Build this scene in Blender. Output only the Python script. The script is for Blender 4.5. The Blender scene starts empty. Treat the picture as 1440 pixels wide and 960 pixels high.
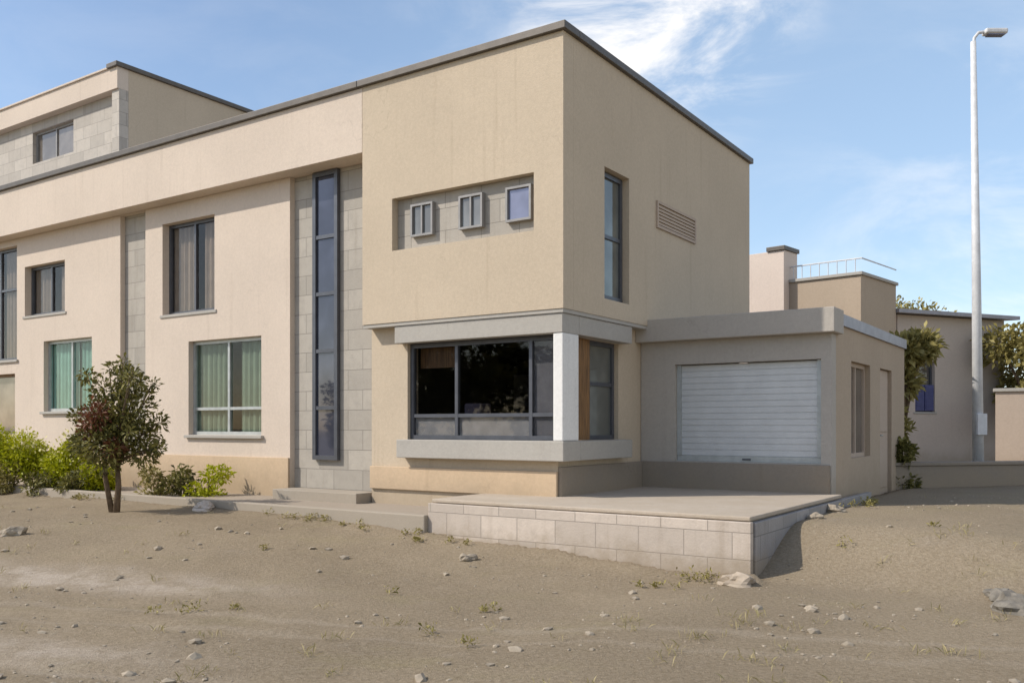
import bpy, bmesh, math, random
from mathutils import Vector, Matrix, noise
R = math.radians
S = bpy.context.scene; C = S.collection
random.seed(11)

# ---------------------------------------------------------------- camera
cam = bpy.data.objects.new('camera', bpy.data.cameras.new('camera')); C.objects.link(cam); S.camera = cam
cam.data.sensor_width = 36; cam.data.lens = 31.5
cam.location = (0, 0, 1.6); cam.rotation_euler = (R(90), 0, 0)
cam.data.shift_y = 120 / 1440; cam.data.clip_end = 4000

# ---------------------------------------------------------------- sky and sun
SUN_EL = R(42); SUN_H = Vector((-.983, -.170)).normalized()
W = bpy.data.worlds.new('World'); S.world = W; W.use_nodes = True
nt = W.node_tree; bg = nt.nodes['Background']
sky = nt.nodes.new('ShaderNodeTexSky'); sky.sky_type = 'NISHITA'; sky.sun_disc = False
sky.sun_elevation = SUN_EL; sky.sun_rotation = math.atan2(SUN_H.x, SUN_H.y)
sky.dust_density = 1.0; sky.air_density = 1.0; sky.ozone_density = .55; sky.altitude = 300
bg.inputs[1].default_value = .15

def wn(t, **kw):
    n = nt.nodes.new(t)
    for k, v in kw.items(): setattr(n, k, v)
    return n
def wmath(op, a, b=None, clamp=False):
    n = wn('ShaderNodeMath', operation=op); n.use_clamp = clamp
    for i, v in enumerate((a, b)):
        if v is None: continue
        if hasattr(v, 'default_value') or hasattr(v, 'links'): nt.links.new(v, n.inputs[i])
        else: n.inputs[i].default_value = v
    return n.outputs[0]
tc = wn('ShaderNodeTexCoord')
nm = wn('ShaderNodeVectorMath', operation='NORMALIZE'); nt.links.new(tc.outputs['Generated'], nm.inputs[0])
def cloud_bank(direction, r0, r1, strength):
    d = Vector(direction).normalized()
    dt = wn('ShaderNodeVectorMath', operation='DOT_PRODUCT'); nt.links.new(nm.outputs[0], dt.inputs[0]); dt.inputs[1].default_value = d
    mr = wn('ShaderNodeMapRange', interpolation_type='SMOOTHSTEP'); nt.links.new(dt.outputs['Value'], mr.inputs[0])
    mr.inputs[1].default_value = math.cos(r1); mr.inputs[2].default_value = math.cos(r0)
    mr.inputs[3].default_value = 0; mr.inputs[4].default_value = strength
    return mr.outputs[0]
mp = wn('ShaderNodeMapping'); mp.inputs['Scale'].default_value = (3.2, 3.2, 8.0); nt.links.new(nm.outputs[0], mp.inputs[0])
nz = wn('ShaderNodeTexNoise'); nz.inputs['Scale'].default_value = 1.6; nz.inputs['Detail'].default_value = 9; nz.inputs['Roughness'].default_value = .62
nz.inputs['Distortion'].default_value = .5
nt.links.new(mp.outputs[0], nz.inputs[0])
wisp = wn('ShaderNodeMapRange', interpolation_type='SMOOTHSTEP'); nt.links.new(nz.outputs[0], wisp.inputs[0])
wisp.inputs[1].default_value = .38; wisp.inputs[2].default_value = .74
bank = wmath('ADD', cloud_bank((.165, 1, .47), R(2), R(10), 1.0), cloud_bank((.75, 1, .08), R(4), R(24), .32))
bank = wmath('ADD', bank, cloud_bank((.05, 1, .62), R(2), R(13), .18))
bank = wmath('ADD', bank, .05)
cl = wmath('MULTIPLY', wisp.outputs[0], bank, True)
veil = cloud_bank((.55, 1, .22), R(2), R(50), .34)          # thin bright veil of high cloud to the right
behind = cloud_bank((.9, -.75, .30), R(25), R(70), .34)     # unseen bright cloud added behind the viewer to lift and whiten the shade
cl = wmath('MAXIMUM', cl, behind, True)
mx = wn('ShaderNodeMix', data_type='RGBA'); nt.links.new(cl, mx.inputs['Factor'])
mv = wn('ShaderNodeMix', data_type='RGBA'); nt.links.new(veil, mv.inputs['Factor']); nt.links.new(sky.outputs[0], mv.inputs['A']); mv.inputs['B'].default_value = (3.4, 4.7, 6.2, 1)
nt.links.new(mv.outputs['Result'], mx.inputs['A']); mx.inputs['B'].default_value = (7.6, 7.15, 6.6, 1)
nt.links.new(mx.outputs['Result'], bg.inputs[0])

sd = bpy.data.lights.new('sun', 'SUN'); sun = bpy.data.objects.new('sun', sd); C.objects.link(sun)
sd.energy = 3.45; sd.angle = R(.53); sd.color = (1, .93, .83)
tosun = Vector((SUN_H.x * math.cos(SUN_EL), SUN_H.y * math.cos(SUN_EL), math.sin(SUN_EL)))
sun.rotation_euler = tosun.to_track_quat('Z', 'Y').to_euler()
vs = S.view_settings; vs.view_transform = 'Standard'; vs.look = 'None'; vs.gamma = 1; vs.exposure = .28; vs.use_curve_mapping = False

# ---------------------------------------------------------------- materials
def new_mat(name):
    m = bpy.data.materials.new(name); m.use_nodes = True
    return m, m.node_tree, m.node_tree.nodes['Principled BSDF']
def node(t, typ, **kw):
    n = t.nodes.new(typ)
    for k, v in kw.items(): setattr(n, k, v)
    return n
def coords(t, scale=(1, 1, 1), world=False):
    m = node(t, 'ShaderNodeMapping'); m.inputs['Scale'].default_value = scale
    if world:
        g = node(t, 'ShaderNodeNewGeometry'); t.links.new(g.outputs['Position'], m.inputs[0])
    else:
        c = node(t, 'ShaderNodeTexCoord'); t.links.new(c.outputs['Object'], m.inputs[0])
    return m.outputs[0]
def noise_n(t, vec, scale, detail=6, rough=.55):
    n = node(t, 'ShaderNodeTexNoise'); n.inputs['Scale'].default_value = scale
    n.inputs['Detail'].default_value = detail; n.inputs['Roughness'].default_value = rough
    t.links.new(vec, n.inputs[0]); return n.outputs[0]
def ramp(t, fac, lo, hi, a=0., b=1.):
    n = node(t, 'ShaderNodeMapRange', interpolation_type='SMOOTHSTEP'); t.links.new(fac, n.inputs[0])
    n.inputs[1].default_value = lo; n.inputs[2].default_value = hi; n.inputs[3].default_value = a; n.inputs[4].default_value = b
    return n.outputs[0]
def mixc(t, fac, a, b, blend='MIX'):
    n = node(t, 'ShaderNodeMix', data_type='RGBA', blend_type=blend)
    for s, v in (('Factor', fac), ('A', a), ('B', b)):
        i = n.inputs[s]
        if isinstance(v, (int, float)): i.default_value = v
        elif isinstance(v, tuple): i.default_value = (*v, 1)
        else: t.links.new(v, i)
    return n.outputs['Result']
def bump(t, p, h, strength, dist):
    b = node(t, 'ShaderNodeBump'); b.inputs['Strength'].default_value = strength; b.inputs['Distance'].default_value = dist
    t.links.new(h, b.inputs['Height']); t.links.new(b.outputs[0], p.inputs['Normal'])
def k(c, f): return tuple(min(1, v * f) for v in c)

def stucco(name, c, streak=.65, rough=.9, grain=55, vary=.10):
    m, t, p = new_mat(name)
    v = coords(t, world=True)
    big = ramp(t, noise_n(t, v, .55, 5), .3, .7)
    col = mixc(t, big, k(c, 1 - vary), k(c, 1 + vary * .6))
    mid = ramp(t, noise_n(t, v, 4.0, 8, .65), .45, .75, 0, .35)
    col = mixc(t, mid, col, k(c, .86))
    sv = coords(t, (2.6, 2.6, .10), world=True)
    st = ramp(t, noise_n(t, sv, 3.0, 6, .6), .55, .80, 0, streak)
    col = mixc(t, st, col, (c[0] * .66, c[1] * .63, c[2] * .60))
    wv = node(t, 'ShaderNodeVectorMath', operation='ADD'); t.links.new(v, wv.inputs[0])
    wn2 = node(t, 'ShaderNodeTexNoise'); wn2.inputs['Scale'].default_value = 1.9; wn2.inputs['Detail'].default_value = 6; t.links.new(v, wn2.inputs[0])
    t.links.new(wn2.outputs['Color'], wv.inputs[1])
    vo = node(t, 'ShaderNodeTexVoronoi', feature='DISTANCE_TO_EDGE'); vo.inputs['Scale'].default_value = .55; t.links.new(wv.outputs[0], vo.inputs['Vector'])
    line = ramp(t, vo.outputs['Distance'], .0, .006, 1, 0)
    gate = ramp(t, noise_n(t, v, .8, 3), .52, .66, 0, .45)
    lm = node(t, 'ShaderNodeMath', operation='MULTIPLY'); t.links.new(line, lm.inputs[0]); t.links.new(gate, lm.inputs[1])
    col = mixc(t, lm.outputs[0], col, k(c, .5))
    gr = ramp(t, noise_n(t, v, 22, 5, .8), .3, .75)
    col = mixc(t, .5, col, mixc(t, gr, k(c, .86), k(c, 1.10)))
    zz = node(t, 'ShaderNodeSeparateXYZ'); t.links.new(v, zz.inputs[0])
    zr = node(t, 'ShaderNodeMath', operation='MULTIPLY_ADD'); t.links.new(noise_n(t, v, 2.2, 6, .7), zr.inputs[0]); zr.inputs[1].default_value = -.75; t.links.new(zz.outputs[2], zr.inputs[2])
    col = mixc(t, ramp(t, zr.outputs[0], .15, .75, .55, 0), col, (.30, .235, .16))      # earth splashed up from the ground
    t.links.new(col, p.inputs['Base Color']); p.inputs['Roughness'].default_value = rough
    p.inputs['Specular IOR Level'].default_value = .25
    bump(t, p, noise_n(t, v, grain, 4, .7), .35, .012)
    return m
def slabs(name, c, sx, sz, dark=.55, rough=.7):
    """thin stone cladding tiles with narrow joints (Object coords X / Z)"""
    m, t, p = new_mat(name)
    g = node(t, 'ShaderNodeTexCoord'); sp = node(t, 'ShaderNodeSeparateXYZ'); t.links.new(g.outputs['Object'], sp.inputs[0])
    ad = node(t, 'ShaderNodeMath', operation='ADD'); t.links.new(sp.outputs[0], ad.inputs[0]); t.links.new(sp.outputs[1], ad.inputs[1])
    cb = node(t, 'ShaderNodeCombineXYZ'); t.links.new(ad.outputs[0], cb.inputs[0]); t.links.new(sp.outputs[2], cb.inputs[1])
    b = node(t, 'ShaderNodeTexBrick'); t.links.new(cb.outputs[0], b.inputs[0])
    b.inputs['Scale'].default_value = 1; b.inputs['Brick Width'].default_value = sx; b.inputs['Row Height'].default_value = sz
    b.inputs['Mortar Size'].default_value = .006; b.inputs['Mortar Smooth'].default_value = .3
    b.inputs['Color1'].default_value = (*k(c, .86), 1); b.inputs['Color2'].default_value = (*k(c, 1.12), 1); b.inputs['Mortar'].default_value = (*k(c, dark), 1)
    v = coords(t, world=True)
    col = mixc(t, ramp(t, noise_n(t, v, 6, 8, .7), .4, .8, 0, .55), b.outputs[0], k(c, .70))
    col = mixc(t, ramp(t, noise_n(t, coords(t, (2.4, 2.4, .18), world=True), 2.2, 7, .65), .5, .8, 0, .45), col, (c[0] * .55, c[1] * .50, c[2] * .44))
    zs = node(t, 'ShaderNodeSeparateXYZ'); t.links.new(v, zs.inputs[0])
    zr = node(t, 'ShaderNodeMath', operation='MULTIPLY_ADD'); t.links.new(noise_n(t, v, 3.5, 6, .7), zr.inputs[0]); zr.inputs[1].default_value = -.7; t.links.new(zs.outputs[2], zr.inputs[2])
    col = mixc(t, ramp(t, zr.outputs[0], -.28, .10, .75, 0), col, (.28, .22, .15))      # soil on the lowest course
    t.links.new(col, p.inputs['Base Color']); p.inputs['Roughness'].default_value = rough
    h = node(t, 'ShaderNodeMath', operation='SUBTRACT'); t.links.new(noise_n(t, v, 40, 4), h.inputs[0]); t.links.new(b.outputs['Fac'], h.inputs[1])
    bump(t, p, h.outputs[0], .4, .008)
    return m
def plain(name, c, rough=.6, metal=0, vary=.12, scale=6, spec=.4):
    m, t, p = new_mat(name); v = coords(t, world=True)
    col = mixc(t, ramp(t, noise_n(t, v, scale, 7, .65), .3, .75), k(c, 1 - vary), k(c, 1 + vary))
    t.links.new(col, p.inputs['Base Color']); p.inputs['Roughness'].default_value = rough; p.inputs['Metallic'].default_value = metal
    p.inputs['Specular IOR Level'].default_value = spec
    bump(t, p, noise_n(t, v, scale * 9, 3), .12, .004)
    return m
def window_glass(name, c, metal=.25, rough=.05):
    m, t, p = new_mat(name); v = coords(t, world=True)
    col = mixc(t, ramp(t, noise_n(t, v, 1.3, 3), .35, .65), k(c, .75), k(c, 1.2))
    t.links.new(col, p.inputs['Base Color']); p.inputs['Metallic'].default_value = metal; p.inputs['Roughness'].default_value = rough
    p.inputs['Specular IOR Level'].default_value = .6
    bump(t, p, noise_n(t, v, 1.1, 2), .05, .03)
    return m
def clear_glass(name, tint):
    m = bpy.data.materials.new(name); m.use_nodes = True; t = m.node_tree; t.nodes.remove(t.nodes['Principled BSDF'])
    o = t.nodes['Material Output']
    tr = node(t, 'ShaderNodeBsdfTransparent'); tr.inputs[0].default_value = (*tint, 1)
    gl = node(t, 'ShaderNodeBsdfGlossy'); gl.inputs['Roughness'].default_value = .02
    fr = node(t, 'ShaderNodeFresnel'); fr.inputs[0].default_value = 1.42
    ms = node(t, 'ShaderNodeMixShader'); gb = node(t, 'ShaderNodeNewGeometry'); fm = node(t, 'ShaderNodeMath', operation='SUBTRACT'); fm.inputs[0].default_value = 1; t.links.new(gb.outputs['Backfacing'], fm.inputs[1])
    fx = node(t, 'ShaderNodeMath', operation='MULTIPLY'); t.links.new(fr.outputs[0], fx.inputs[0]); t.links.new(fm.outputs[0], fx.inputs[1]); t.links.new(fx.outputs[0], ms.inputs[0]); t.links.new(tr.outputs[0], ms.inputs[1]); t.links.new(gl.outputs[0], ms.inputs[2])
    t.links.new(ms.outputs[0], o.inputs[0]); return m
def wood(name, c):
    m, t, p = new_mat(name); v = coords(t, (9, 9, .7), world=True)
    n = noise_n(t, v, 4, 7, .6)
    t.links.new(mixc(t, ramp(t, n, .3, .7), k(c, .6), k(c, 1.35)), p.inputs['Base Color']); p.inputs['Roughness'].default_value = .55
    bump(t, p, n, .2, .004); return m
def leaf(name, cols):
    m, t, p = new_mat(name)
    g = node(t, 'ShaderNodeNewGeometry')
    r = node(t, 'ShaderNodeValToRGB'); t.links.new(g.outputs['Random Per Island'], r.inputs[0])
    e = r.color_ramp.elements
    while len(e) < len(cols): e.new(.5)
    for i, c in enumerate(cols):
        e[i].position = i / (len(cols) - 1); e[i].color = (*c, 1)
    t.links.new(r.outputs[0], p.inputs['Base Color']); p.inputs['Roughness'].default_value = .55
    p.inputs['Specular IOR Level'].default_value = .3
    o = t.nodes['Material Output']; tl = node(t, 'ShaderNodeBsdfTranslucent'); t.links.new(r.outputs[0], tl.inputs[0])
    ms = node(t, 'ShaderNodeMixShader'); ms.inputs[0].default_value = .25
    t.links.new(p.outputs[0], ms.inputs[1]); t.links.new(tl.outputs[0], ms.inputs[2]); t.links.new(ms.outputs[0], o.inputs[0])
    return m
def dirt(name):
    m, t, p = new_mat(name); v = coords(t, world=True)
    base = (.315, .250, .178)
    a = ramp(t, noise_n(t, v, .35, 6, .6), .35, .68)
    col = mixc(t, a, (.232, .182, .118), (.322, .256, .170))
    ol = ramp(t, noise_n(t, coords(t, (1, 1.8, 1), world=True), .62, 7, .68), .52, .74, 0, .55)
    col = mixc(t, ol, col, (.285, .245, .115))                       # withered growth
    gy = ramp(t, noise_n(t, v, 1.5, 8, .7), .55, .8, 0, .5)
    col = mixc(t, gy, col, (.36, .31, .255))
    # a worn, dusty wheel track crossing the left side of the yard
    s = node(t, 'ShaderNodeSeparateXYZ'); t.links.new(v, s.inputs[0])
    yy = node(t, 'ShaderNodeMath', operation='MULTIPLY_ADD'); t.links.new(s.outputs[0], yy.inputs[0]); yy.inputs[1].default_value = .22; t.links.new(s.outputs[1], yy.inputs[2])
    wob = node(t, 'ShaderNodeMath', operation='MULTIPLY_ADD'); t.links.new(noise_n(t, v, .7, 4), wob.inputs[0]); wob.inputs[1].default_value = 1.1; t.links.new(yy.outputs[0], wob.inputs[2])
    def band(c0, w):
        d = node(t, 'ShaderNodeMath', operation='SUBTRACT'); t.links.new(wob.outputs[0], d.inputs[0]); d.inputs[1].default_value = c0
        ab = node(t, 'ShaderNodeMath', operation='ABSOLUTE'); t.links.new(d.outputs[0], ab.inputs[0])
        return ramp(t, ab.outputs[0], 0, w, 1, 0)
    side = ramp(t, s.outputs[0], -4.2, -1.2, 1, 0)
    for c0, w, q in ((7.55, .13, .5), (7.05, .12, .4), (5.75, .14, .55), (5.05, .13, .5)):   # narrow tyre tracks
        f3 = node(t, 'ShaderNodeMath', operation='MULTIPLY'); t.links.new(band(c0, w), f3.inputs[0]); f3.inputs[1].default_value = q
        col = mixc(t, f3.outputs[0], col, (.40, .335, .255))
    for c0, w in ((8.75, .75), (6.1, .5)):
        f = node(t, 'ShaderNodeMath', operation='MULTIPLY'); t.links.new(band(c0, w), f.inputs[0]); t.links.new(side, f.inputs[1])
        f2 = node(t, 'ShaderNodeMath', operation='MULTIPLY'); t.links.new(f.outputs[0], f2.inputs[0]); f2.inputs[1].default_value = 1.0
        bk = node(t, 'ShaderNodeMath', operation='MULTIPLY'); t.links.new(ramp(t, noise_n(t, v, 2.6, 8, .7), .36, .62, .25, 1), bk.inputs[0]); t.links.new(f2.outputs[0], bk.inputs[1]); f2 = bk
        col = mixc(t, f2.outputs[0], col, (.56, .48, .40))
    fine = ramp(t, noise_n(t, v, 28, 6, .75), .3, .75)
    col = mixc(t, fine, k(base, .0), (1, 1, 1), 'MIX') if False else mixc(t, .42, col, mixc(t, fine, (.16, .122, .078), (.44, .37, .28)))
    t.links.new(col, p.inputs['Base Color']); p.inputs['Roughness'].default_value = .97; p.inputs['Specular IOR Level'].default_value = .12
    bump(t, p, noise_n(t, v, 34, 8, .75), .8, .03)
    return m

BEIGE = (.525, .435, .325)
M = {
 'stucco': stucco('cream stucco', BEIGE),
 'stucco_wing': stucco('pale cream stucco', (.61, .515, .425)),
 'base': stucco('warm cream base render', (.57, .43, .29), .6),
 'stone': slabs('grey beige stone cladding', (.37, .335, .285), .62, .31),
 'stone_pale': slabs('pale grey stone cladding', (.43, .385, .33), .62, .31),
 'lintel': stucco('grey concrete', (.40, .375, .335), .5, .85),
 'white': stucco('white render', (.74, .73, .70), .25),
 'coping': plain('dark bronze coping', (.115, .10, .085), .5, .3),
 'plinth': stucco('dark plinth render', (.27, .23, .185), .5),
 'frame': plain('dark grey aluminium', (.10, .105, .12), .4, .4),
 'frame_pale': plain('pale grey aluminium', (.42, .44, .43), .4, .3),
 'shutter': plain('blue grey painted steel', (.56, .57, .57), .42, .1, .06, 3),
 'header': stucco('grey shutter box render', (.42, .385, .34), .4),
 'pave': slabs('pale concrete paving', (.50, .44, .375), .6, .6),
 'terrace': stucco('pale concrete slab', (.52, .455, .38), .45, .88, 30, .14),
 'walk': stucco('grey concrete walk', (.37, .335, .30), .35, .9, 30, .16),
 'retain': slabs('pale limestone block', (.52, .445, .375), .52, .27),
 'shade_block': slabs('shade darkened block', (.30, .28, .27), .5, .25),  # darker copy of the retaining wall block, shade put into its colour
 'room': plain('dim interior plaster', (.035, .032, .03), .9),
 'lower': plain('frosted grey film', (.50, .50, .48), .6),
 'room_pale': plain('pale interior plaster', (.40, .37, .33), .9),
 'counter': plain('grey shop counter', (.22, .21, .21), .7),
 'panel': plain('slate grey panel', (.27, .27, .28), .5),
 'curtain': plain('pale curtain cloth', (.50, .46, .40), .95, 0, .1, 5, .05),
 'purple': plain('dull purple grey cloth', (.20, .17, .22), .9),
 'pink': stucco('pale pink render', (.66, .555, .475), .4),
 'frame_mid': plain('mid grey aluminium', (.27, .26, .25), .5, .2),
 'glass_stone': window_glass('pale grey glass', (.20, .195, .185), .25),
 'glass_warm': window_glass('warm grey glass', (.20, .175, .15), .2),
 'glass_green': window_glass('grey green tinted glass', (.085, .115, .098), .35),

 'wood': wood('brown varnished timber', (.20, .105, .038)),
 'glass_teal': window_glass('teal tinted glass', (.17, .27, .25), .45),
 'glass_dark': window_glass('smoke grey glass', (.13, .115, .10), .2),
 'glass_blue': window_glass('blue grey glass', (.07, .076, .105), .35),
 'glass_pale': window_glass('pale blue glass', (.23, .235, .31), .35),
 'glass_grey': window_glass('grey green glass', (.19, .195, .175), .3),
 'clear_teal': clear_glass('teal see-through glass', (.78, .93, .91)),
 'clear_green': clear_glass('grey green see-through glass', (.73, .80, .765)),
 'clear_grey': clear_glass('grey see-through glass', (.80, .775, .755)),
 'clear': clear_glass('clear shop glass', (.74, .74, .75)),
 'dirt': dirt('dry trodden earth'),
 'brown': stucco('brown render', (.42, .335, .25), .5),
 'tan': stucco('pinkish tan render', (.46, .37, .295), .4),
 'mauve': stucco('grey mauve render', (.52, .44, .375), .4),
 'sheet': plain('grey roofing sheet', (.30, .29, .31), .5, .2),
 'roof': slabs('grey brown roof tiles', (.27, .235, .20), .3, .35, .6),
 'blue': plain('faded blue paint', (.07, .075, .19), .5),
 'pole': plain('weathered galvanised steel', (.60, .60, .60), .65, .1),
 'black': plain('black rubber', (.03, .03, .03), .6),
 'bark': plain('rough bark', (.14, .10, .065), .95, 0, .3, 14, .1),
 'rock_dark': plain('grey weathered stone', (.20, .18, .15), .95, 0, .3, 9, .15),
 'rock': plain('field stone', (.33, .28, .215), .95, 0, .25, 9, .15),
 'leaf_dark': leaf('dark leaves', [(.055, .058, .016), (.12, .112, .028), (.19, .175, .045), (.27, .24, .07)]),
 'leaf_rust': leaf('rusty leaves', [(.13, .045, .022), (.20, .07, .035), (.11, .07, .028)]),
 'leaf_lime': leaf('yellow green leaves', [(.25, .27, .006), (.34, .36, .008), (.43, .45, .012), (.50, .50, .03)]),
 'leaf_cream': leaf('cream yellow blossom', [(.62, .58, .22), (.70, .64, .30), (.55, .52, .2)]),
 'leaf_olive': leaf('olive leaves', [(.16, .14, .045), (.25, .215, .065), (.33, .28, .095), (.40, .34, .13)]),
 'straw': leaf('dry straw', [(.33, .27, .13), (.42, .35, .18), (.26, .23, .09)]),
}

# ---------------------------------------------------------------- mesh helpers
class MB:
    def __init__(s): s.v = []; s.f = []
    def quad(s, a, b, c, d):
        n = len(s.v); s.v += [Vector(a), Vector(b), Vector(c), Vector(d)]; s.f.append((n, n + 1, n + 2, n + 3))
    def box(s, x0, x1, y0, y1, z0, z1):
        n = len(s.v)
        s.v += [Vector((x, y, z)) for z in (z0, z1) for y in (y0, y1) for x in (x0, x1)]
        s.f += [tuple(n + i for i in q) for q in ((0, 2, 3, 1), (4, 5, 7, 6), (0, 1, 5, 4), (2, 6, 7, 3), (0, 4, 6, 2), (1, 3, 7, 5))]
        return s
    def tube(s, pts, rad, seg=8, cap=True):
        pts = [Vector(p) for p in pts]; rings = []
        for i, p in enumerate(pts):
            d = (pts[min(i + 1, len(pts) - 1)] - pts[max(i - 1, 0)]).normalized()
            u = d.cross(Vector((.13, .97, .2))).normalized(); w = d.cross(u)
            r = rad[i] if isinstance(rad, (list, tuple)) else rad
            n = len(s.v); rings.append(n)
            for j in range(seg):
                a = 2 * math.pi * j / seg; s.v.append(p + (u * math.cos(a) + w * math.sin(a)) * r)
        for a, b in zip(rings, rings[1:]):
            for j in range(seg): s.f.append((a + j, a + (j + 1) % seg, b + (j + 1) % seg, b + j))
        if cap:
            s.f.append(tuple(rings[0] + j for j in reversed(range(seg)))); s.f.append(tuple(rings[-1] + j for j in range(seg)))
        return s
    def build(s, name, m, parent=None, bevel=0, smooth=False, weld=False):
        me = bpy.data.meshes.new(name); me.from_pydata([tuple(v) for v in s.v], [], s.f); me.materials.append(m)
        if weld or bevel:
            bm = bmesh.new(); bm.from_mesh(me); bmesh.ops.remove_doubles(bm, verts=bm.verts, dist=1e-5)
            bmesh.ops.recalc_face_normals(bm, faces=bm.faces)
            if bevel:
                es = [e for e in bm.edges if len(e.link_faces) == 2 and e.calc_face_angle(0) > .5]
                bmesh.ops.bevel(bm, geom=es, offset=bevel, segments=2, affect='EDGES', profile=.5)
            bm.to_mesh(me); bm.free()
        if smooth:
            for p in me.polygons: p.use_smooth = True
        o = bpy.data.objects.new(name, me); C.objects.link(o)
        if parent: o.parent = parent
        return o
def tag(o, label, cat, group=None):
    o['label'] = label; o['category'] = cat
    if group: o['group'] = group
    return o
def thing(name, label, cat, loc=(0, 0, 0), rz=0, group=None):
    o = bpy.data.objects.new(name, None); C.objects.link(o); o.location = loc; o.rotation_euler = (0, 0, rz); o.empty_display_size = .3
    return tag(o, label, cat, group)
def kind(o, what): o['kind'] = what; return o
def bx(name, m, parent, *d, bevel=.006): return MB().box(*d).build(name, m, parent, bevel)

def holed_wall(name, m, parent, a0, a1, z0, z1, t0, t1, holes, axis='x', bevel=False):
    """a slab spanning a0..a1 and z0..z1, t0..t1 thick, with real rectangular openings"""
    A = sorted({a0, a1, *[h for q in holes for h in q[:2]]}); Z = sorted({z0, z1, *[h for q in holes for h in q[2:]]})
    A = [a for a in A if a0 <= a <= a1]; Z = [z for z in Z if z0 <= z <= z1]
    solid = lambda i, j: 0 <= i < len(A) - 1 and 0 <= j < len(Z) - 1 and not any(h[0] < (A[i] + A[i + 1]) / 2 < h[1] and h[2] < (Z[j] + Z[j + 1]) / 2 < h[3] for h in holes)
    q = (lambda a, t, z: (a, t, z)) if axis == 'x' else (lambda a, t, z: (t, a, z))
    b = MB()
    for i in range(len(A) - 1):
        for j in range(len(Z) - 1):
            if not solid(i, j): continue
            l, r, d, u = A[i], A[i + 1], Z[j], Z[j + 1]
            b.quad(q(l, t0, d), q(r, t0, d), q(r, t0, u), q(l, t0, u)); b.quad(q(l, t1, d), q(l, t1, u), q(r, t1, u), q(r, t1, d))
            if not solid(i - 1, j): b.quad(q(l, t0, d), q(l, t0, u), q(l, t1, u), q(l, t1, d))
            if not solid(i + 1, j): b.quad(q(r, t0, d), q(r, t1, d), q(r, t1, u), q(r, t0, u))
            if not solid(i, j - 1): b.quad(q(l, t0, d), q(l, t1, d), q(r, t1, d), q(r, t0, d))
            if not solid(i, j + 1): b.quad(q(l, t0, u), q(r, t0, u), q(r, t1, u), q(l, t1, u))
    o = b.build(name, m, parent, 0, weld=True)
    bm = bmesh.new(); bm.from_mesh(o.data); bmesh.ops.recalc_face_normals(bm, faces=bm.faces); bm.to_mesh(o.data); bm.free()
    return o
def window(parent, a0, a1, z0, z1, t, glass, fm, axis='x', mull=(), trans=(), sill=None, fw=.06, dirn=1, curtain=None, label=None):
    """frame ring with mullions and transoms > pane, sill; t is the front of the frame"""
    def add(b, l, r, f, k2, d, u):
        if axis == 'x': b.box(l, r, min(f, k2), max(f, k2), d, u)
        else: b.box(min(f, k2), max(f, k2), l, r, d, u)
    b = MB(); D = .07 * dirn
    add(b, a0, a0 + fw, t, t + D, z0, z1); add(b, a1 - fw, a1, t, t + D, z0, z1)
    add(b, a0 + fw, a1 - fw, t, t + D, z0, z0 + fw); add(b, a0 + fw, a1 - fw, t, t + D, z1 - fw, z1)
    for mm in mull: add(b, mm - fw * .42, mm + fw * .42, t + .004 * dirn, t + D, z0 + fw, z1 - fw)
    for tt in trans: add(b, a0 + fw, a1 - fw, t + .008 * dirn, t + D, tt - fw * .42, tt + fw * .42)
    w = b.build('window', fm, parent)
    p = MB(); add(p, a0 + fw * .5, a1 - fw * .5, t + .035 * dirn, t + .047 * dirn, z0 + fw * .5, z1 - fw * .5); p.build('pane', glass, w, weld=True)
    if sill:
        s2 = MB(); add(s2, a0 - .06, a1 + .06, t - sill * dirn, t + .02 * dirn, z0 - .055, z0 - .002); s2.build('sill', M['lintel'], w, .006)
    if curtain:
        for (c0, c1) in curtain:
            cu = MB(); nn = int((c1 - c0) / .025) + 2; ph = random.uniform(0, 6)
            for i in range(nn):
                x = c0 + (c1 - c0) * i / (nn - 1); yy = t + .10 + .022 * math.sin(x * 46 + ph) + .012 * math.sin(x * 113)
                cu.v += [Vector((x, yy, z0 + .04)), Vector((x, yy, z1 - .02))]
                if i: q = 2 * i; cu.f.append((q - 2, q, q + 1, q - 1))
            cu.build('curtain', M['curtain'], w, smooth=True)
    if label: w['label'] = label
    return w

# ---------------------------------------------------------------- ground
BX = Vector((.82935, -.55881)); BY = Vector((.55881, .82935)); BO = Vector((.6457, 11.3)); ROT = math.atan2(BX.y, BX.x)
def world(X, Y, z=0): p = BO + BX * X + BY * Y; return Vector((p.x, p.y, z))
def local(x, y): d = Vector((x, y)) - BO; return d.dot(BX), d.dot(BY)
def sst(a, b, x): u = max(0, min(1, (x - a) / (b - a))); return u * u * (3 - 2 * u)
def ground_z(x, y, fine=True):
    hi = .36 + .16 * sst(-2, 4, x)
    h = hi * sst(8.2, 13.0, y) - .05 * sst(6, 2, y)
    h += .05 * noise.noise((x * .22, y * .22, 1.7)) * sst(60, 20, y)
    if fine:
        w_ = y + .22 * x + 1.1 * (.5 + .25 * noise.noise((x * .7, y * .7, 0)))
        for c0 in (7.55, 7.05, 5.75, 5.05): h -= .022 * math.exp(-((w_ - c0) / .12) ** 2)
        h += .016 * noise.noise((x * 1.7, y * 1.7, 4.2)) + .008 * noise.noise((x * 5.1, y * 5.1, 9.2))
    X, Y = local(x, y)
    if X > 1.5: h = max(h, (.07 + .47 * sst(-1.12, .55, Y)) * sst(1.5, 2.9, X) * sst(9, 4, X) + h * sst(4, 9, X))
    if -1.5 < Y < -1.02 and -27 < X < 2.9: h += (.05 + .05 * noise.noise((x * 1.3, y * 1.3, 8))) * sst(-1.4, -1.05, Y)
    if Y > -.9 and -30 < X < 2.6: h = min(h, .28)
    if y > 60: h += (y - 60) * .004
    return h
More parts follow.
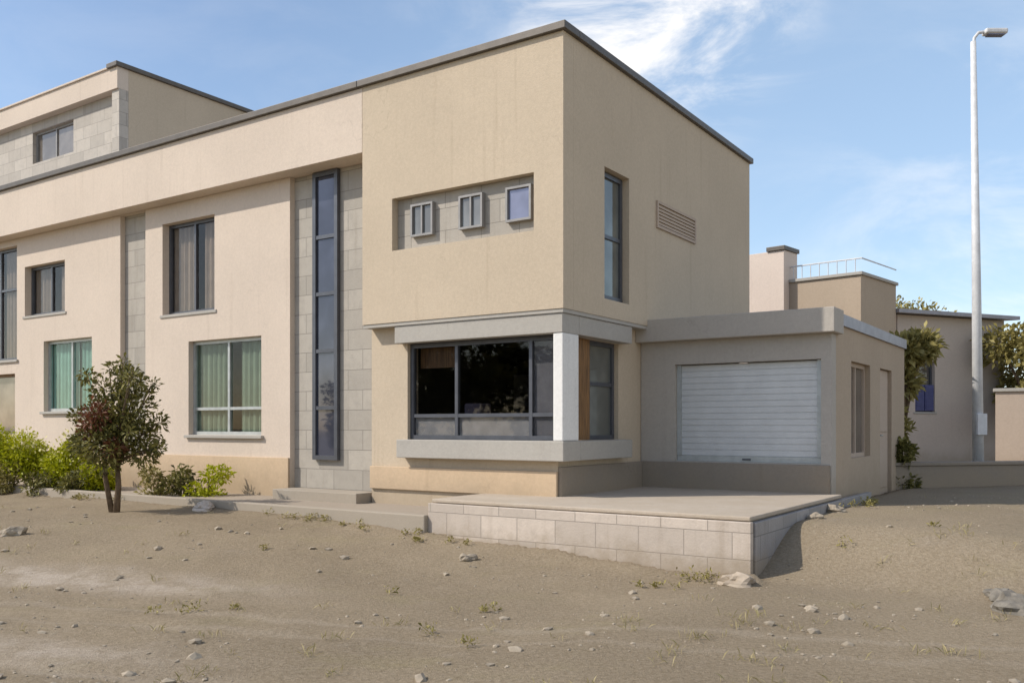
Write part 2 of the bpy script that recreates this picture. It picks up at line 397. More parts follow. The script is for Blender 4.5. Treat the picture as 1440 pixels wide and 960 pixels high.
def grid(xs, ys, fine):
    v = [(x, y, ground_z(x, y, fine)) for y in ys for x in xs]; n = len(xs)
    f = [(j * n + i, j * n + i + 1, (j + 1) * n + i + 1, (j + 1) * n + i) for j in range(len(ys) - 1) for i in range(n - 1)]
    return v, f
def axis_pts(lo, hi, step, far_lo, far_hi):
    a = []; x = lo
    while x <= hi + 1e-6: a.append(round(x, 4)); x += step
    st = step; x = lo; left = []
    while x > far_lo: st *= 1.25; x -= st; left.append(x)
    st = step; x = hi; right = []
    while x < far_hi: st *= 1.25; x += st; right.append(x)
    return left[::-1] + a + right
xs = axis_pts(-9, 10, .075, -600, 600); ys = axis_pts(4, 15, .075, -40, 1200)
v, f = grid(xs, ys, True)
me = bpy.data.meshes.new('ground'); me.from_pydata(v, [], f); me.materials.append(M['dirt'])
for p in me.polygons: p.use_smooth = True
g = bpy.data.objects.new('ground', me); C.objects.link(g); kind(g, 'structure')
# low far hills
b = MB(); n = 60
for i in range(n + 1):
    a = R(20 + 140 * i / n); r = 900
    h = 22 + 16 * noise.noise((i * .16, 0, 3)) + 7 * noise.noise((i * .5, 2, 3))
    b.v += [Vector((r * math.cos(a), r * math.sin(a), -6)), Vector((r * 1.15 * math.cos(a), r * 1.15 * math.sin(a), h)), Vector((r * 1.6 * math.cos(a), r * 1.6 * math.sin(a), -6))]
    if i:
        q = 3 * i
        b.f += [(q - 3, q, q + 1, q - 2), (q - 2, q + 1, q + 2, q - 1)]
kind(b.build('hills', M['dirt'], None, smooth=True), 'structure')

# ---------------------------------------------------------------- raised forecourt and walk
def rooted(o): o.location = (BO.x, BO.y, 0); o.rotation_euler = (0, 0, ROT); return o
FL = .70
fc = kind(rooted(MB().box(-1.30, 2.71, -.93, 2.62, -.2, FL - .05).build('forecourt', M['terrace'])), 'structure')
pv = kind(rooted(MB().box(-1.34, 2.75, -.97, 2.63, FL - .045, FL).build('paving', M['terrace'], None, .012)), 'structure')
wk = kind(rooted(MB().box(-27, -1.36, -.97, .9, -.2, .47).build('walkway', M['walk'], None, .015)), 'structure')
kb = kind(rooted(MB().box(-27, -1.36, -1.09, -.975, -.2, .50).build('kerb', M['lintel'], None, .015)), 'structure')
rw = rooted(thing('retaining_wall', 'low pale block retaining wall holding up the concrete forecourt', 'retaining wall'))
bx('front_face', M['retain'], rw, -1.36, 2.77, -1.02, -.94, -.25, FL - .052)
sf = bx('side_face', M['shade_block'], rw, 2.715, 2.79, -.93, 4.2, -.25, FL - .06); sf['label'] = 'shaded side of the wall, shade painted into its grey'
bx('end_face', M['shade_block'], rw, -1.375, -1.305, -.93, .15, .0, FL - .06)

# ---------------------------------------------------------------- the house
H = rooted(thing('house', 'large cream stucco corner house with flat roof and grey roller shutter', 'house'))
TOP = 6.60
# corner block, upper floor: front wall and side wall with their openings
holed_wall('upper_wall', M['stucco'], H, -3.44, 0, 3.10, TOP, 0, .26, [(-2.86, -.44, 4.13, 4.88)])
holed_wall('side_wall', M['stucco'], H, .262, 6.93, 3.10, TOP, -.26, 0, [(1.10, 1.85, 3.35, 5.15)], axis='y')
bx('wall', M['stucco'], H, -3.44, -3.18, .262, 6.93, 3.10, TOP, bevel=0)
bx('wall', M['stucco'], H, -3.18, -.262, 6.68, 6.93, 3.10, TOP, bevel=0)
bx('soffit', M['lintel'], H, -3.43, -.01, .012, 6.9, 3.05, 3.097, bevel=0)
bx('roof', M['sheet'], H, -3.17, -.27, .27, 6.67, 6.2, 6.3, bevel=0)
cp = MB(); cp.box(-3.50, .06, -.06, .32, TOP + .002, TOP + .10); cp.box(-.32, .06, .322, 6.99, TOP + .002, TOP + .10); cp.box(-3.50, -3.12, .322, 6.99, TOP + .002, TOP + .10)
cp.build('coping', M['coping'], H, .008)
# recessed stone panel with three square windows
pn = bx('stone_panel', M['stone'], H, -2.855, -.445, .125, .24, 4.135, 4.875, bevel=0)
for i, s in enumerate((-2.36, -1.50, -.72)):
    window(H, s - .20, s + .20, 4.30, 4.76, .05, M['glass_pale'] if i == 2 else M['glass_stone'], M['frame_mid'], mull=(s,) if i < 2 else (), fw=.03)  # third pane's blue is sky reflection put into the glass colour
window(H, 1.12, 1.83, 3.37, 5.13, -.10, M['glass_grey'], M['frame'], 'y', trans=(4.25,), dirn=-1, fw=.06)
lv = MB(); lv.box(.003, .03, 2.75, 4.25, 4.62, 4.66); lv.box(.003, .03, 2.75, 4.25, 4.99, 5.03); lv.box(.003, .03, 2.75, 2.79, 4.66, 4.99); lv.box(.003, .03, 4.21, 4.25, 4.66, 4.99)
for i in range(6): lv.box(.004, .022, 2.79, 4.21, 4.675 + i * .052, 4.705 + i * .052)
lv.build('louvre', M['tan'], H)
# corner block, ground floor
holed_wall('lower_wall', M['stucco'], H, -3.44, -.20, .2, 3.05, .20, .44, [(-2.74, -.20, 1.42, 2.80)])
holed_wall('lower_wall', M['stucco'], H, .445, 6.7, .2, 3.05, -.44, -.20, [(.30, 1.90, 1.42, 2.80)], axis='y')
bx('lintel', M['lintel'], H, -2.84, -.03, .03, .46, 2.80, 3.046)
bx('lintel', M['lintel'], H, -.44, -.028, .462, 2.0, 2.802, 3.044)
bx('sill', M['lintel'], H, -2.80, -.01, .02, .47, 1.16, 1.42, bevel=.01)
bx('sill', M['lintel'], H, -.46, -.012, .472, 1.98, 1.162, 1.418, bevel=.01)
bx('base_wall', M['base'], H, -3.44, -.195, .155, .198, .69, 1.02)
bx('plinth', M['plinth'], H, -.195, -.15, .20, 2.62, .69, 1.08)
bx('corner_post', M['white'], H, -.175, -.03, .04, .45, 1.422, 2.798, bevel=.012)
window(H, -2.74, -.18, 1.422, 2.798, .26, M['clear'], M['frame'], mull=(-1.90, -.66), trans=(1.76,), fw=.06, label='wide dark shop window in thin grey frame')
window(H, 1.10, 1.88, 1.422, 2.798, -.26, M['glass_grey'], M['frame'], 'y', dirn=-1, trans=(2.2,))
wp = MB()
for i in range(6): wp.box(-.25, -.22, .455 + i * .106, .455 + i * .106 + .101, 1.425, 2.795)
wp.build('wood_panel', M['wood'], H, .004)
bx('lower_panel', M['lower'], H, -2.68, -.70, .31, .325, 1.48, 1.735, bevel=0)
bx('side_panel', M['panel'], H, -.632, -.24, .31, .325, 1.48, 2.74, bevel=0)
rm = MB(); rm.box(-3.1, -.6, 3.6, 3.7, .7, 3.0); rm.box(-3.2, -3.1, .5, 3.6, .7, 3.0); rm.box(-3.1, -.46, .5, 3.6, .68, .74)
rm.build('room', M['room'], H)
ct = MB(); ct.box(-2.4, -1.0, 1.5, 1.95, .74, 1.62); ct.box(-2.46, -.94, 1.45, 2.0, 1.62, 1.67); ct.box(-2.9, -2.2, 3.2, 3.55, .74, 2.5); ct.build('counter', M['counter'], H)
sf_ = MB(); sf_.box(-2.0, -1.0, 3.3, 3.58, .74, 2.7)
sf_.build('cupboard', M['wood'], H, .01)
MB().box(-1.5, -1.1, 1.55, 1.85, 1.672, 2.0).build('till', M['counter'], H, .02)
bl = MB(); bl.box(-2.66, -1.95, .40, .41, 2.45, 2.78); bl.build('blind', M['wood'], H)
MB().box(-2.25, -1.95, .9, 1.2, .74, 1.95).box(-2.6, -2.3, 1.0, 1.3, .74, 1.8).build('chair_back', M['purple'], H, .03)
# wall strip between block and stair bay
bx('back_wall', M['stucco'], H, -3.44, -.20, 6.702, 6.93, .2, 3.045, bevel=0)
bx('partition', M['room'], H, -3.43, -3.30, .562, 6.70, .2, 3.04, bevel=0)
bx('back_wall', M['brown'], H, -.195, 2.378, 7.38, 7.60, .2, 2.995, bevel=0)
# stair bay: stone recess with one tall narrow window
bx('stone_recess', M['stone'], H, -5.60, -3.445, .402, .56, .2, 5.64, bevel=0)
window(H, -4.84, -4.29, 1.08, 5.63, .33, M['glass_blue'], M['frame'], trans=(1.9, 2.8, 3.7, 4.6), fw=.07, label='tall narrow blue grey stair window')
bx('step', M['lintel'], H, -5.28, -3.47, -.1, .39, .40, .62, bevel=.01)
# left wing: fascia band, coping, wall with openings, groove
WL = -26.4
bx('fascia_band', M['stucco_wing'], H, WL, -3.446, 0, .60, 5.645, TOP, bevel=.006)
MB().box(WL, -3.505, -.06, .36, TOP + .002, TOP + .10).build('coping', M['coping'], H, .008)
bx('roof', M['sheet'], H, WL, -3.45, .602, 6.9, 6.1, 6.2, bevel=0)
holes = [(-7.94, -6.01, 1.46, 3.12), (-8.70, -7.22, 3.64, 5.30), (-10.02, -9.22, .8, 5.63),
         (-12.75, -10.98, 1.92, 3.38), (-13.50, -11.95, 3.95, 5.0), (-16.6, -13.82, 3.05, 5.50), (-16.4, -13.9, .75, 2.75), (-21.5, -19.6, 1.46, 3.12), (-21.5, -19.6, 3.64, 5.3), (-25.2, -23.4, 1.46, 3.12), (-25.2, -23.4, 3.64, 5.3)]
holed_wall('wing_wall', M['stucco_wing'], H, WL, -5.32, .2, 5.64, .30, .56, holes)
bx('base_wall', M['base'], H, WL, -5.325, .262, .298, .45, 1.10)
window(H, -7.94, -6.01, 1.46, 3.12, .40, M['clear_green'], M['frame_pale'], curtain=((-7.9, -7.02), (-6.75, -6.05)), mull=(-6.97,), trans=(1.92,), sill=.16, label='wide grey green ground floor window')
window(H, -8.70, -7.22, 3.64, 5.30, .44, M['clear_grey'], M['frame'], curtain=((-8.66, -8.02), (-7.8, -7.26)), mull=(-7.95,), sill=.16)
bx('stone_groove', M['stone'], H, -10.02, -9.22, .40, .55, .45, 5.64, bevel=0)
window(H, -12.75, -10.98, 1.92, 3.38, .40, M['clear_teal'], M['frame_pale'], curtain=((-12.7, -11.7), (-11.68, -11.02)), mull=(-11.86,), sill=.16)
window(H, -13.50, -11.95, 3.95, 5.0, .44, M['clear_grey'], M['frame'], curtain=((-13.45, -12.8), (-12.5, -12.0)), mull=(-12.7,), sill=.16)
window(H, -16.6, -13.82, 3.05, 5.50, .42, M['clear_grey'], M['frame'], curtain=((-15.6, -14.8), (-14.7, -13.9)), mull=(-15.7, -14.75), trans=(4.6,), sill=.16)
for a_ in (-21.5, -25.2):
    e_ = a_ + (1.9 if a_ > -22 else 1.8)
    for z_ in (1.46, 3.64): window(H, a_, e_, z_, z_ + 1.66, .42, M['clear_grey'], M['frame'], mull=((a_ + e_) / 2,), sill=.16, curtain=((a_ + .05, a_ + .8), (e_ - .7, e_ - .05)))
bx('end_wall', M['stucco'], H, WL, WL + .25, .57, 6.69, .2, 6.09, bevel=0)
dr = window(H, -16.4, -13.9, .75, 2.75, .42, M['glass_warm'], M['wood'], mull=(-15.15,)); dr.name = 'door'
bx('wall', M['stucco_wing'], H, WL, -3.46, 6.7, 6.9, .2, 6.1, bevel=0)
bx('inner_wall', M['room_pale'], H, WL, -5.6, 2.4, 2.5, .3, 6.05, bevel=0)
bx('inner_floor', M['room_pale'], H, WL, -5.6, .57, 2.4, 3.2, 3.4, bevel=0)
bx('inner_floor', M['room_pale'], H, WL, -5.6, .57, 2.4, .5, .6, bevel=0)
# garage wing, front parallel to the main front
holed_wall('garage_wall', M['header'], H, -.19, 2.62, .2, 2.86, 2.63, 2.85, [(.36, 2.48, 1.10, 2.52)])
holed_wall('garage_wall', M['brown'], H, 2.852, 7.6, .2, 3.0, 2.38, 2.62, [(3.7, 4.9, 1.15, 2.55), (5.6, 6.5, .45, 2.55)], axis='y')
window(H, 3.7, 4.9, 1.15, 2.55, 2.54, M['glass_warm'], M['tan'], 'y', mull=(4.3,), dirn=-1, sill=None)
sdr = MB().box(2.50, 2.56, 5.61, 6.49, .46, 2.54).box(2.562, 2.575, 5.72, 6.38, .6, 1.4).box(2.562, 2.575, 5.72, 6.38, 1.52, 2.42).build('side_door', M['tan'], H, .006)
MB().tube([(2.56, 5.70, 1.46), (2.61, 5.70, 1.46), (2.61, 5.84, 1.46)], .013).build('handle', M['frame_pale'], sdr)
bx('canopy', M['header'], H, -.20, 2.70, 2.45, 2.95, 2.862, 3.19, bevel=.01)
bx('garage_roof', M['sheet'], H, -.2, 2.66, 2.952, 7.6, 3.0, 3.16, bevel=0)
bx('plinth', M['plinth'], H, -.15, 2.60, 2.585, 2.628, .69, 1.085)
sh = MB(); zz = 1.10
while zz < 2.50:
    z1 = min(zz + .088, 2.52); sh.box(.362, 2.478, 2.735 if int(round(zz * 100)) % 2 else 2.735, 2.76, zz, z1 - .012); sh.box(.362, 2.478, 2.745, 2.76, z1 - .012, z1); zz += .088
so = sh.build('roller_shutter', M['shutter'], H)
MB().box(1.36, 1.48, 2.70, 2.714, 1.125, 1.15).build('handle', M['frame'], so)
MB().box(.362, 2.478, 2.715, 2.733, 1.10, 1.18).build('bottom_rail', M['frame_pale'], so)
for a in (.365, 2.41): MB().box(a, a + .065, 2.70, 2.734, 1.185, 2.515).build('guide_rail', M['frame_pale'], so)
# set-back roof storey on the left wing
X1, Y1, Z1 = -14.40, 3.0, 10.38
holed_wall('fascia_band', M['stucco_wing'], H, -26, X1, 9.86, Z1, Y1, Y1 + .3, [])
bx('roof_storey_wall', M['stucco'], H, X1 - .3, X1, Y1 + .302, Y1 + 6.2, 6.2, Z1, bevel=0)
holed_wall('roof_storey_wall', M['stone_pale'], H, -26, X1 - .302, 6.2, 9.858, Y1 + .22, Y1 + .45, [(-18.7, -16.7, 8.75, 9.6), (-22.9, -20.9, 8.75, 9.6)])
bx('roof_storey_wall', M['stucco'], H, -26, -25.75, Y1 + .46, Y1 + 6.2, 6.2, 9.85, bevel=0)
bx('roof_storey_wall', M['stone_pale'], H, X1 - .30, X1 - .002, Y1 + .05, Y1 + .30, 6.2, 9.858, bevel=0)
window(H, -18.7, -16.7, 8.75, 9.6, Y1 + .32, M['glass_warm'], M['frame_mid'], mull=(-17.7,))
window(H, -22.9, -20.9, 8.75, 9.6, Y1 + .32, M['glass_warm'], M['frame_mid'], mull=(-21.9,))
bx('roof', M['sheet'], H, -26, X1 - .31, Y1 + .31, Y1 + 6.2, 9.9, 10.0, bevel=0)
cp = MB(); cp.box(-26, X1 - .37, Y1 - .04, Y1 + .34, Z1 + .002, Z1 + .05); cp.build('coping', M['stucco_wing'], H, .008)
cp = MB(); cp.box(X1 - .36, X1 + .07, Y1 - .07, Y1 + 6.26, Z1 + .002, Z1 + .11); cp.build('coping', M['coping'], H, .008)

# ---------------------------------------------------------------- neighbours at the right
def at(px, depth): return Vector(((px - 720) / 1260 * depth, depth))
def oriented(name, label, cat, p, q):
    """an Empty at p whose local x runs towards q"""
    d = q - p; return thing(name, label, cat, (p.x, p.y, 0), math.atan2(d.y, d.x)), d.length
N, L = oriented('neighbour_house', 'tan neighbour house with a square tower and a railed flat roof behind the garage', 'house', at(1024, 23.6), at(1113, 22.4))
bx('tower', M['pink'], N, 0, L - .2, 0, .75, .1, 6.05, bevel=.01)
bx('coping', M['coping'], N, L - .66, L - .16, -.05, .80, 6.052, 6.16, bevel=.01)
w0, w1 = L - .19, L + 1.62
holed_wall('side_wall', M['brown'], N, w0, w1, 0.1, 5.25, 0.3, .55, [(L + .4, L + 1.1, 3.3, 4.3)])
bx('side_wall', M['brown'], N, w1 - .25, w1, 0.552, 2.6, 0.1, 5.25, bevel=0)
bx('roof', M['sheet'], N, w0, w1 - .26, 0.56, 2.6, 4.9, 5.0, bevel=0)
window(N, L + .4, L + 1.1, 3.3, 4.3, .4, M['glass_dark'], M['frame'], mull=(L + .75,), sill=.1)
bx('coping', M['lintel'], N, w0, w1 + .05, .25, 2.65, 5.252, 5.33, bevel=.01)
rl = MB()
for i in range(8): rl.tube([(w0 + .08 + i * .225, 0.35, 5.33), (w0 + .08 + i * .225, 0.35, 5.66)], .012, 6)
rl.tube([(w0, 0.35, 5.66), (w1, 0.35, 5.66), (w1, 2.6, 5.66)], .018, 6); rl.build('railing', M['pole'], N)
# grey shed with a blue shuttered window
D_, L = oriented('shed', 'grey rendered shed with a blue shuttered window behind the olive tree', 'shed', at(1262, 23.5), at(1412, 25.0))
bl = (at(1328, 24).x - at(1262, 23.5).x)
holed_wall('wall', M['mauve'], D_, 0, L, 0.1, 4.55, 0, .25, [(.62, 1.32, 2.0, 3.35)])
bx('wall', M['mauve'], D_, 0, .25, 0.252, 5, .1, 4.55, bevel=0); bx('wall', M['mauve'], D_, L - .25, L, 0.252, 5, .1, 4.55, bevel=0)
rf = MB(); rf.v += [Vector(c) for c in ((-.25, -.3, 4.56), (L + .25, -.3, 4.56), (L + .25, 5.2, 4.85), (-.25, 5.2, 4.85), (-.25, -.3, 4.66), (L + .25, -.3, 4.66), (L + .25, 5.2, 4.95), (-.25, 5.2, 4.95))]
rf.f += [(0, 3, 2, 1), (4, 5, 6, 7), (0, 1, 5, 4), (2, 3, 7, 6), (1, 2, 6, 5), (3, 0, 4, 7)]; rf.build('roof', M['sheet'], D_)
w2 = window(D_, .62, 1.32, 2.0, 3.35, .10, M['glass_dark'], M['frame'], sill=.12)
for a in (.64, .985):
    s_ = MB(); s_.box(a, a + .315, .02, .055, 2.03, 2.72)
    for i in range(8): s_.box(a + .03, a + .285, .005, .019, 2.07 + i * .08, 2.12 + i * .08)
    s_.build('shutter', M['blue'], w2)
# sunlit yard wall at the far right
Wl, L = oriented('yard_wall', 'sunlit pinkish yard wall at the far right edge', 'wall', at(1400, 21.0), at(1640, 19.5))
bx('wall_body', M['tan'], Wl, 0, L, 0, .22, .1, 2.42, bevel=0); bx('wall_cap', M['lintel'], Wl, -.05, L + .05, -.05, .27, 2.422, 2.5, bevel=.01)
# low dark wall running along the back of the shaded yard
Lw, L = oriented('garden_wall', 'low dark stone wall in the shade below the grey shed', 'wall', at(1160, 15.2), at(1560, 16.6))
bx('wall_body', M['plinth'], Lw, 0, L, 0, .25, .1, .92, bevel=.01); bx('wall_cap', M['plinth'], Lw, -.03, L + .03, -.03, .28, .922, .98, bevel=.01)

# utility pole
pp = at(1376, 17.0)
U = thing('utility_pole', 'tall thin grey street light pole rising above the shed', 'pole', (pp.x, pp.y, .35))
MB().tube([(0, 0, 0), (-.04, 0, 4), (-.10, 0, 8.55)], [.105, .08, .05], 14).build('pole', M['pole'], U, smooth=True)
MB().box(-.17, .17, -.17, .17, 0, .06).tube([(0, 0, .06), (0, 0, .5)], .14, 12).build('base_plate', M['pole'], U)
MB().tube([(-.10, 0, 8.4), (-.08, 0, 8.62), (.0, 0, 8.72), (.14, 0, 8.74)], .03, 8).build('arm', M['pole'], U, smooth=True)
lh = MB().box(.10, .52, -.10, .10, 8.68, 8.78).build('lamp_head', M['pole'], U, .03)
MB().box(.16, .47, -.07, .07, 8.66, 8.678).build('lens', M['glass_pale'], lh)
MB().box(-.09, .09, -.15, -.085, 1.1, 1.5).build('access_cover', M['pole'], U, .008)

# ---------------------------------------------------------------- plants
def leaf_quad(b, p, d, size, wide=.45):
    d = d.normalized(); s = d.cross(Vector((random.gauss(0, 1), random.gauss(0, 1), random.gauss(0, 1)))).normalized() * size * wide * .5
    a = p; m = p + d * size * .5 + Vector((0, 0, size * .06)); e = p + d * size + Vector((0, 0, -size * .1)); n = len(b.v)
    b.v += [a, m - s, e, m + s]; b.f.append((n, n + 1, n + 2, n + 3))
def crown(b, clumps, count, size, flat=1.0, wide=.45):
    tot = sum(c[3] ** 2 for c in clumps)
    for (x, y, z, r) in clumps:
        for _ in range(int(count * r * r / tot)):
            dr = Vector((random.gauss(0, 1), random.gauss(0, 1), random.gauss(0, 1))).normalized()
            rr = r * (random.random() ** .45) * (1 + .35 * noise.noise(dr * 2.3 + Vector((x, y, z)) * 3))
            p = Vector((x, y, z)) + Vector((dr.x * rr, dr.y * rr, dr.z * rr * flat))
            d = dr + Vector((random.gauss(0, .6), random.gauss(0, .6), random.gauss(0, .6) + .15))
            leaf_quad(b, p, d, size * random.uniform(.6, 1.35), wide)
def clumps_in(n, rx, ry, z0, z1, r0, r1):
    o = []
    for _ in range(n):
        a = random.uniform(0, 6.283); q = random.random() ** .5
        o.append((math.cos(a) * q * rx, math.sin(a) * q * ry, random.uniform(z0, z1), random.uniform(r0, r1)))
    return o
def limbs(b, base_r, h, targets):
    b.tube([(0, 0, -.1), (.03, .02, h * .5), (0, .04, h)], [base_r, base_r * .75, base_r * .55], 8)
    for t in targets:
        m = Vector((t[0] * .45, t[1] * .45, (h + t[2]) * .5))
        b.tube([(0, .04, h * .9), m, t[:3]], [base_r * .5, base_r * .32, base_r * .12], 6)
# small dark tree in front of the left windows
sp = at(163, 13.2)
T = thing('small_tree', 'small dark bushy tree with rusty leaves in front of the left windows', 'tree', (sp.x, sp.y, ground_z(sp.x, sp.y)))
cl = [(0.06, 0, 1.25, .40), (.22, 0, 1.5, .36), (-.25, .05, 1.35, .34), (-.05, -.15, 1.05, .36), (.32, .1, 1.1, .30), (-.38, 0, 1.0, .26), (.18, 0, 1.88, .24), (-.2, .05, 1.82, .20), (.05, .1, 2.05, .14), (.42, -.05, .85, .2), (-.1, -.1, .75, .22)]
for _ in range(16):
    a_ = random.uniform(0, 6.28); q_ = random.uniform(.45, .72); cl.append((.04 + math.cos(a_) * q_, math.sin(a_) * q_ * .8, random.uniform(.8, 2.0), random.uniform(.07, .13)))
cl += [(.1, 0, 2.2, .09), (-.14, .1, 2.12, .08), (.3, -.1, 2.08, .09)]
tb = MB(); limbs(tb, .055, .8, cl); tb.tube([(-.05, 0, -.05), (-.18, .05, .5), (-.2, .05, 1.0)], [.045, .035, .025], 7); tb.build('trunk', M['bark'], T, smooth=True)
cb = MB(); crown(cb, cl, 5600, .08, 1.0, .42); cb.build('crown', M['leaf_dark'], T)
rb = MB(); crown(rb, [(-.14, -.3, 1.42, .2), (-.3, -.15, 1.2, .16), (.1, -.3, .95, .14)], 700, .078); rb.build('rusty_leaves', M['leaf_rust'], T)['label'] = 'rusty red dying leaves'
# clipped yellow green shrubs along the walk
hs = [(-14, 17.2, .66, 1.30), (44, 17.0, .64, 1.22), (98, 16.6, .56, 1.12), (-70, 16.9, .6, 1.15), (134, 16.0, .42, .72)]
hl = ['bright lime shrub cut by the left edge of the view', 'rounded yellow green shrub below the pale blossom', 'yellow green shrub with cream blossom beside the small tree', 'lime shrub outside the left edge', 'low lime shrub half hidden behind the small tree']
for (px, d, r, h), lb in zip(hs, hl):
    if px < -60: continue
    q = at(px, d); t = thing('shrub', lb, 'shrub', (q.x, q.y, ground_z(q.x, q.y)), 0, 'lime shrubs along the walk')
    cc = clumps_in(9, r * .55, r * .5, h * .3, h * .8, r * .35, r * .55)
    c1 = MB(); crown(c1, cc, 3600, .07, .9, .55); c1.build('foliage', M['leaf_lime'], t)
    s1 = MB()
    for c in cc: s1.tube([(0, 0, -.05), (c[0] * .5, c[1] * .5, c[2] * .6), c[:3]], [.02, .014, .006], 5)
    s1.build('stem', M['bark'], t)
    if px in (44, 98):
        c2 = MB(); crown(c2, [(x * .9, y - .1, z + r * .42, .26) for x, y, z, _ in cc if z > h * .5], 150, .06, .6, .8); c2.build('blossom', M['leaf_cream'], t)
# low dark plants in the bed
lp = [(14, 16.7, .42, 'leaf_olive'), (62, 16.3, .48, 'leaf_dark'), (108, 15.9, .48, 'leaf_dark'), (222, 14.9, .60, 'leaf_olive'), (255, 14.8, .58, 'leaf_dark'), (290, 14.7, .60, 'leaf_lime')]
ll = ['low olive plant at the left end of the bed', 'dark green low plant under the lime shrubs', 'dark low plant left of the small tree', 'olive low plant right of the small tree', 'dark low plant between two others in front of the grey green window', 'small bright green plant at the right end of the bed']
for (px, d, h, mm), lb in zip(lp, ll):
    q = at(px, d); t = thing('bedding_plant', lb, 'plant', (q.x, q.y, ground_z(q.x, q.y)), random.uniform(0, 6), 'low plants in the bed along the walk')
    c1 = MB(); crown(c1, clumps_in(7, .28, .2, .08, h, .12, .2), 900, .085, .8, .4); c1.build('foliage', M[mm], t)
    s1 = MB()
    for i in range(6): s1.tube([(0, 0, -.04), (random.uniform(-.2, .2), random.uniform(-.15, .15), h * .8)], [.01, .004], 5)
    s1.build('stem', M['bark'], t)
# trees at the right
def tree(px, d, h, r, lb, n=4200, size=.16, mm='leaf_olive', z0=.35):
    q = at(px, d); t = thing('tree', lb, 'tree', (q.x, q.y, ground_z(q.x, q.y)), random.uniform(0, 6), 'olive green trees at the right')
    cc = clumps_in(15, r * .75, r * .75, h * z0, h * .88, r * .28, r * .5)
    b1 = MB(); limbs(b1, .05 + .02 * h, h * z0, cc); b1.build('trunk', M['bark'], t, smooth=True)
    c1 = MB(); crown(c1, cc, n, size); c1.build('crown', M[mm], t)
tree(1266, 17.5, 3.6, .58, 'slim olive green tree in front of the blue shuttered window', 3600)
tree(1262, 15.9, 1.3, .45, 'low dark bush at the foot of the slim tree', 2600, .11, 'leaf_dark', .12)
tree(1452, 24, 4.1, 1.15, 'broad olive tree rising over the sunlit yard wall', 5200, .18)
tree(1290, 33, 6.3, 1.7, 'pale distant tree standing behind the shed', 4200, .2)
tree(1225, 36, 6.4, 1.6, 'distant tree right of the tall brown neighbour house', 3800, .2)

# tree row added outside the view, only as dark reflections for the glass
for i, (x, y, h) in enumerate(((-33, -24, 9.0), (-35, -17.5, 7.6), (-34, -11, 8.8), (-37, -5, 7.2), (-35, 1, 8.2), (-30, -31, 8.0), (-24, -36, 9.2))):
    t = thing('tree', 'tall dark tree in a row added outside the view for the glass to reflect', 'tree', (x, y, ground_z(x, y)), i * 1.3, 'unseen trees added for the glass reflections')
    cc = clumps_in(13, h * .34, h * .34, h * .2, h * .85, h * .13, h * .24)
    b1 = MB(); limbs(b1, .22, h * .25, cc); b1.build('trunk', M['bark'], t, smooth=True)
    c1 = MB(); crown(c1, cc, 3600, .42, 1, .7); c1.build('crown', M['leaf_dark'], t)

# ---------------------------------------------------------------- stones, gravel, dry grass
def rock_mesh(b, p, r, sq=.65, seg=2):
    bm = bmesh.new(); bmesh.ops.create_icosphere(bm, subdivisions=seg, radius=1); o = Vector((random.uniform(0, 99), 0, 0)); n = len(b.v)
    bm.verts.ensure_lookup_table(); an = random.uniform(0, 6.28); ca, sa = math.cos(an), math.sin(an); ex = random.uniform(1, 1.5)
    for v_ in bm.verts:
        c = v_.co * (1 + .55 * noise.noise(v_.co * 1.1 + o) + .16 * noise.cell(v_.co * 2.2 + o)); c = Vector((c.x * ex, c.y, c.z * sq)) * r
        b.v.append(Vector((p[0] + c.x * ca - c.y * sa, p[1] + c.x * sa + c.y * ca, p[2] + c.z)))
    for fc_ in bm.faces: b.f.append(tuple(n + v_.index for v_ in fc_.verts))
    bm.free()
st = [(1428, 7.55, .17, 'large grey field stone at the right edge of the yard'), (1402, 7.9, .10, 'smaller stone touching the large one at right'), (288, 13.35, .13, 'pale stone beside the bed in front of the grey green window'),
      (1172, 11.2, .11, 'brown stone near the dark side of the forecourt'), (1148, 10.4, .08, 'small stone nearest the dark side wall'), (1036, 8.7, .12, 'pale block of rubble at the corner of the retaining wall'), (18, 11.2, .12, 'dark stone near the left edge below the walk'), (655, 10.0, .08, 'stone lying below the left end of the retaining wall')]
for px, d, r, lb in st:
    q = at(px, d); b = MB(); rock_mesh(b, (0, 0, 0), r, .7, 3)
    o = b.build('stone', M['retain'] if 'pale' in lb else M['rock_dark'] if px > 1390 else M['rock'], None); o.location = (q.x, q.y, ground_z(q.x, q.y) + r * .12)
    tag(o, lb, 'stone', 'loose stones in the yard')
b = MB()
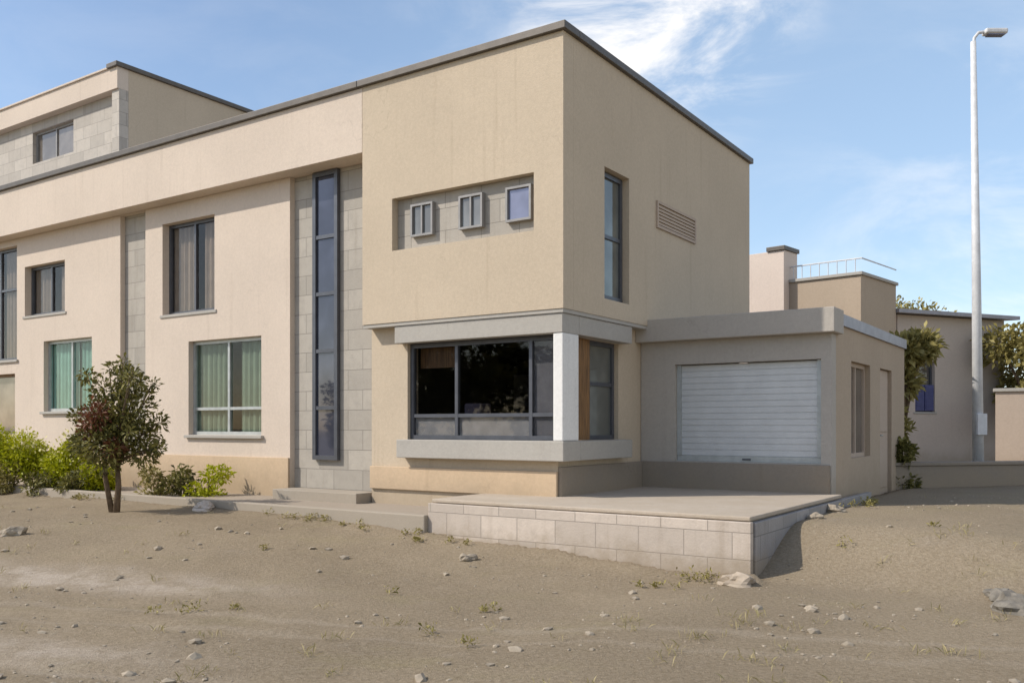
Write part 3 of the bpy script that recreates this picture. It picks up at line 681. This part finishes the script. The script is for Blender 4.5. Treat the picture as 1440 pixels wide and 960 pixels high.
for _ in range(5600):
    y = 4.2 + 10 * random.random() ** 1.6; x = random.uniform(-.62, .62) * y
    X, Y = local(x, y)
    if Y > -1.1 and X < 2.85: continue
    if noise.noise((x * .6, y * .9, 7)) + .5 * noise.noise((x * 1.9, y * 1.9, 5)) < random.uniform(-.1, .55): continue
    r = min(.05, .0055 * random.paretovariate(1.9))
    rock_mesh(b, (x, y, ground_z(x, y) + r * .2), r, .6, 1)
kind(b.build('gravel', M['rock'], None, smooth=False), 'stuff')
b = MB()
for _ in range(400):
    y = 4.6 + 9.5 * random.random() ** 1.2; x = random.uniform(-.64, .64) * y
    X, Y = local(x, y)
    if Y > -1.15 and X < 2.9: continue
    if noise.noise((x * .35, y * .35, 3)) < random.uniform(-.1, .5): continue
    for i in range(random.randint(8, 20)):
        p = Vector((x + random.gauss(0, .05), y + random.gauss(0, .05), 0)); p.z = ground_z(p.x, p.y) - .005
        leaf_quad(b, p, Vector((random.gauss(0, .5), random.gauss(0, .5), random.uniform(.3, 1))), random.uniform(.03, .11), .09)
kind(b.build('dry_grass', M['straw']), 'stuff')
b = MB()
for i in range(150):
    e = random.random()
    if e < .5: X, Y = random.uniform(-16, 2.9), -1.16 - abs(random.gauss(0, .08))
    elif e < .75: X, Y = 2.9 + abs(random.gauss(0, .12)), random.uniform(-1.1, 3.5)
    else:
        y_ = random.uniform(6, 13); p_ = (random.uniform(-.6, .6) * y_, y_); X, Y = local(*p_)
        if Y > -1.2 and X < 2.9: continue
    if noise.noise((X * .6, Y * .4, 12)) < .02: continue
    q = world(X, Y); r_ = random.uniform(.03, .09)
    for j in range(random.randint(14, 40)):
        p_ = Vector((q.x + random.gauss(0, r_ * .5), q.y + random.gauss(0, r_ * .5), 0)); p_.z = ground_z(p_.x, p_.y)
        leaf_quad(b, p_ + Vector((0, 0, random.uniform(0, r_))), Vector((random.gauss(0, .7), random.gauss(0, .7), random.uniform(.2, 1))), random.uniform(.025, .06), .35)
kind(b.build('weeds', M['leaf_olive']), 'stuff')
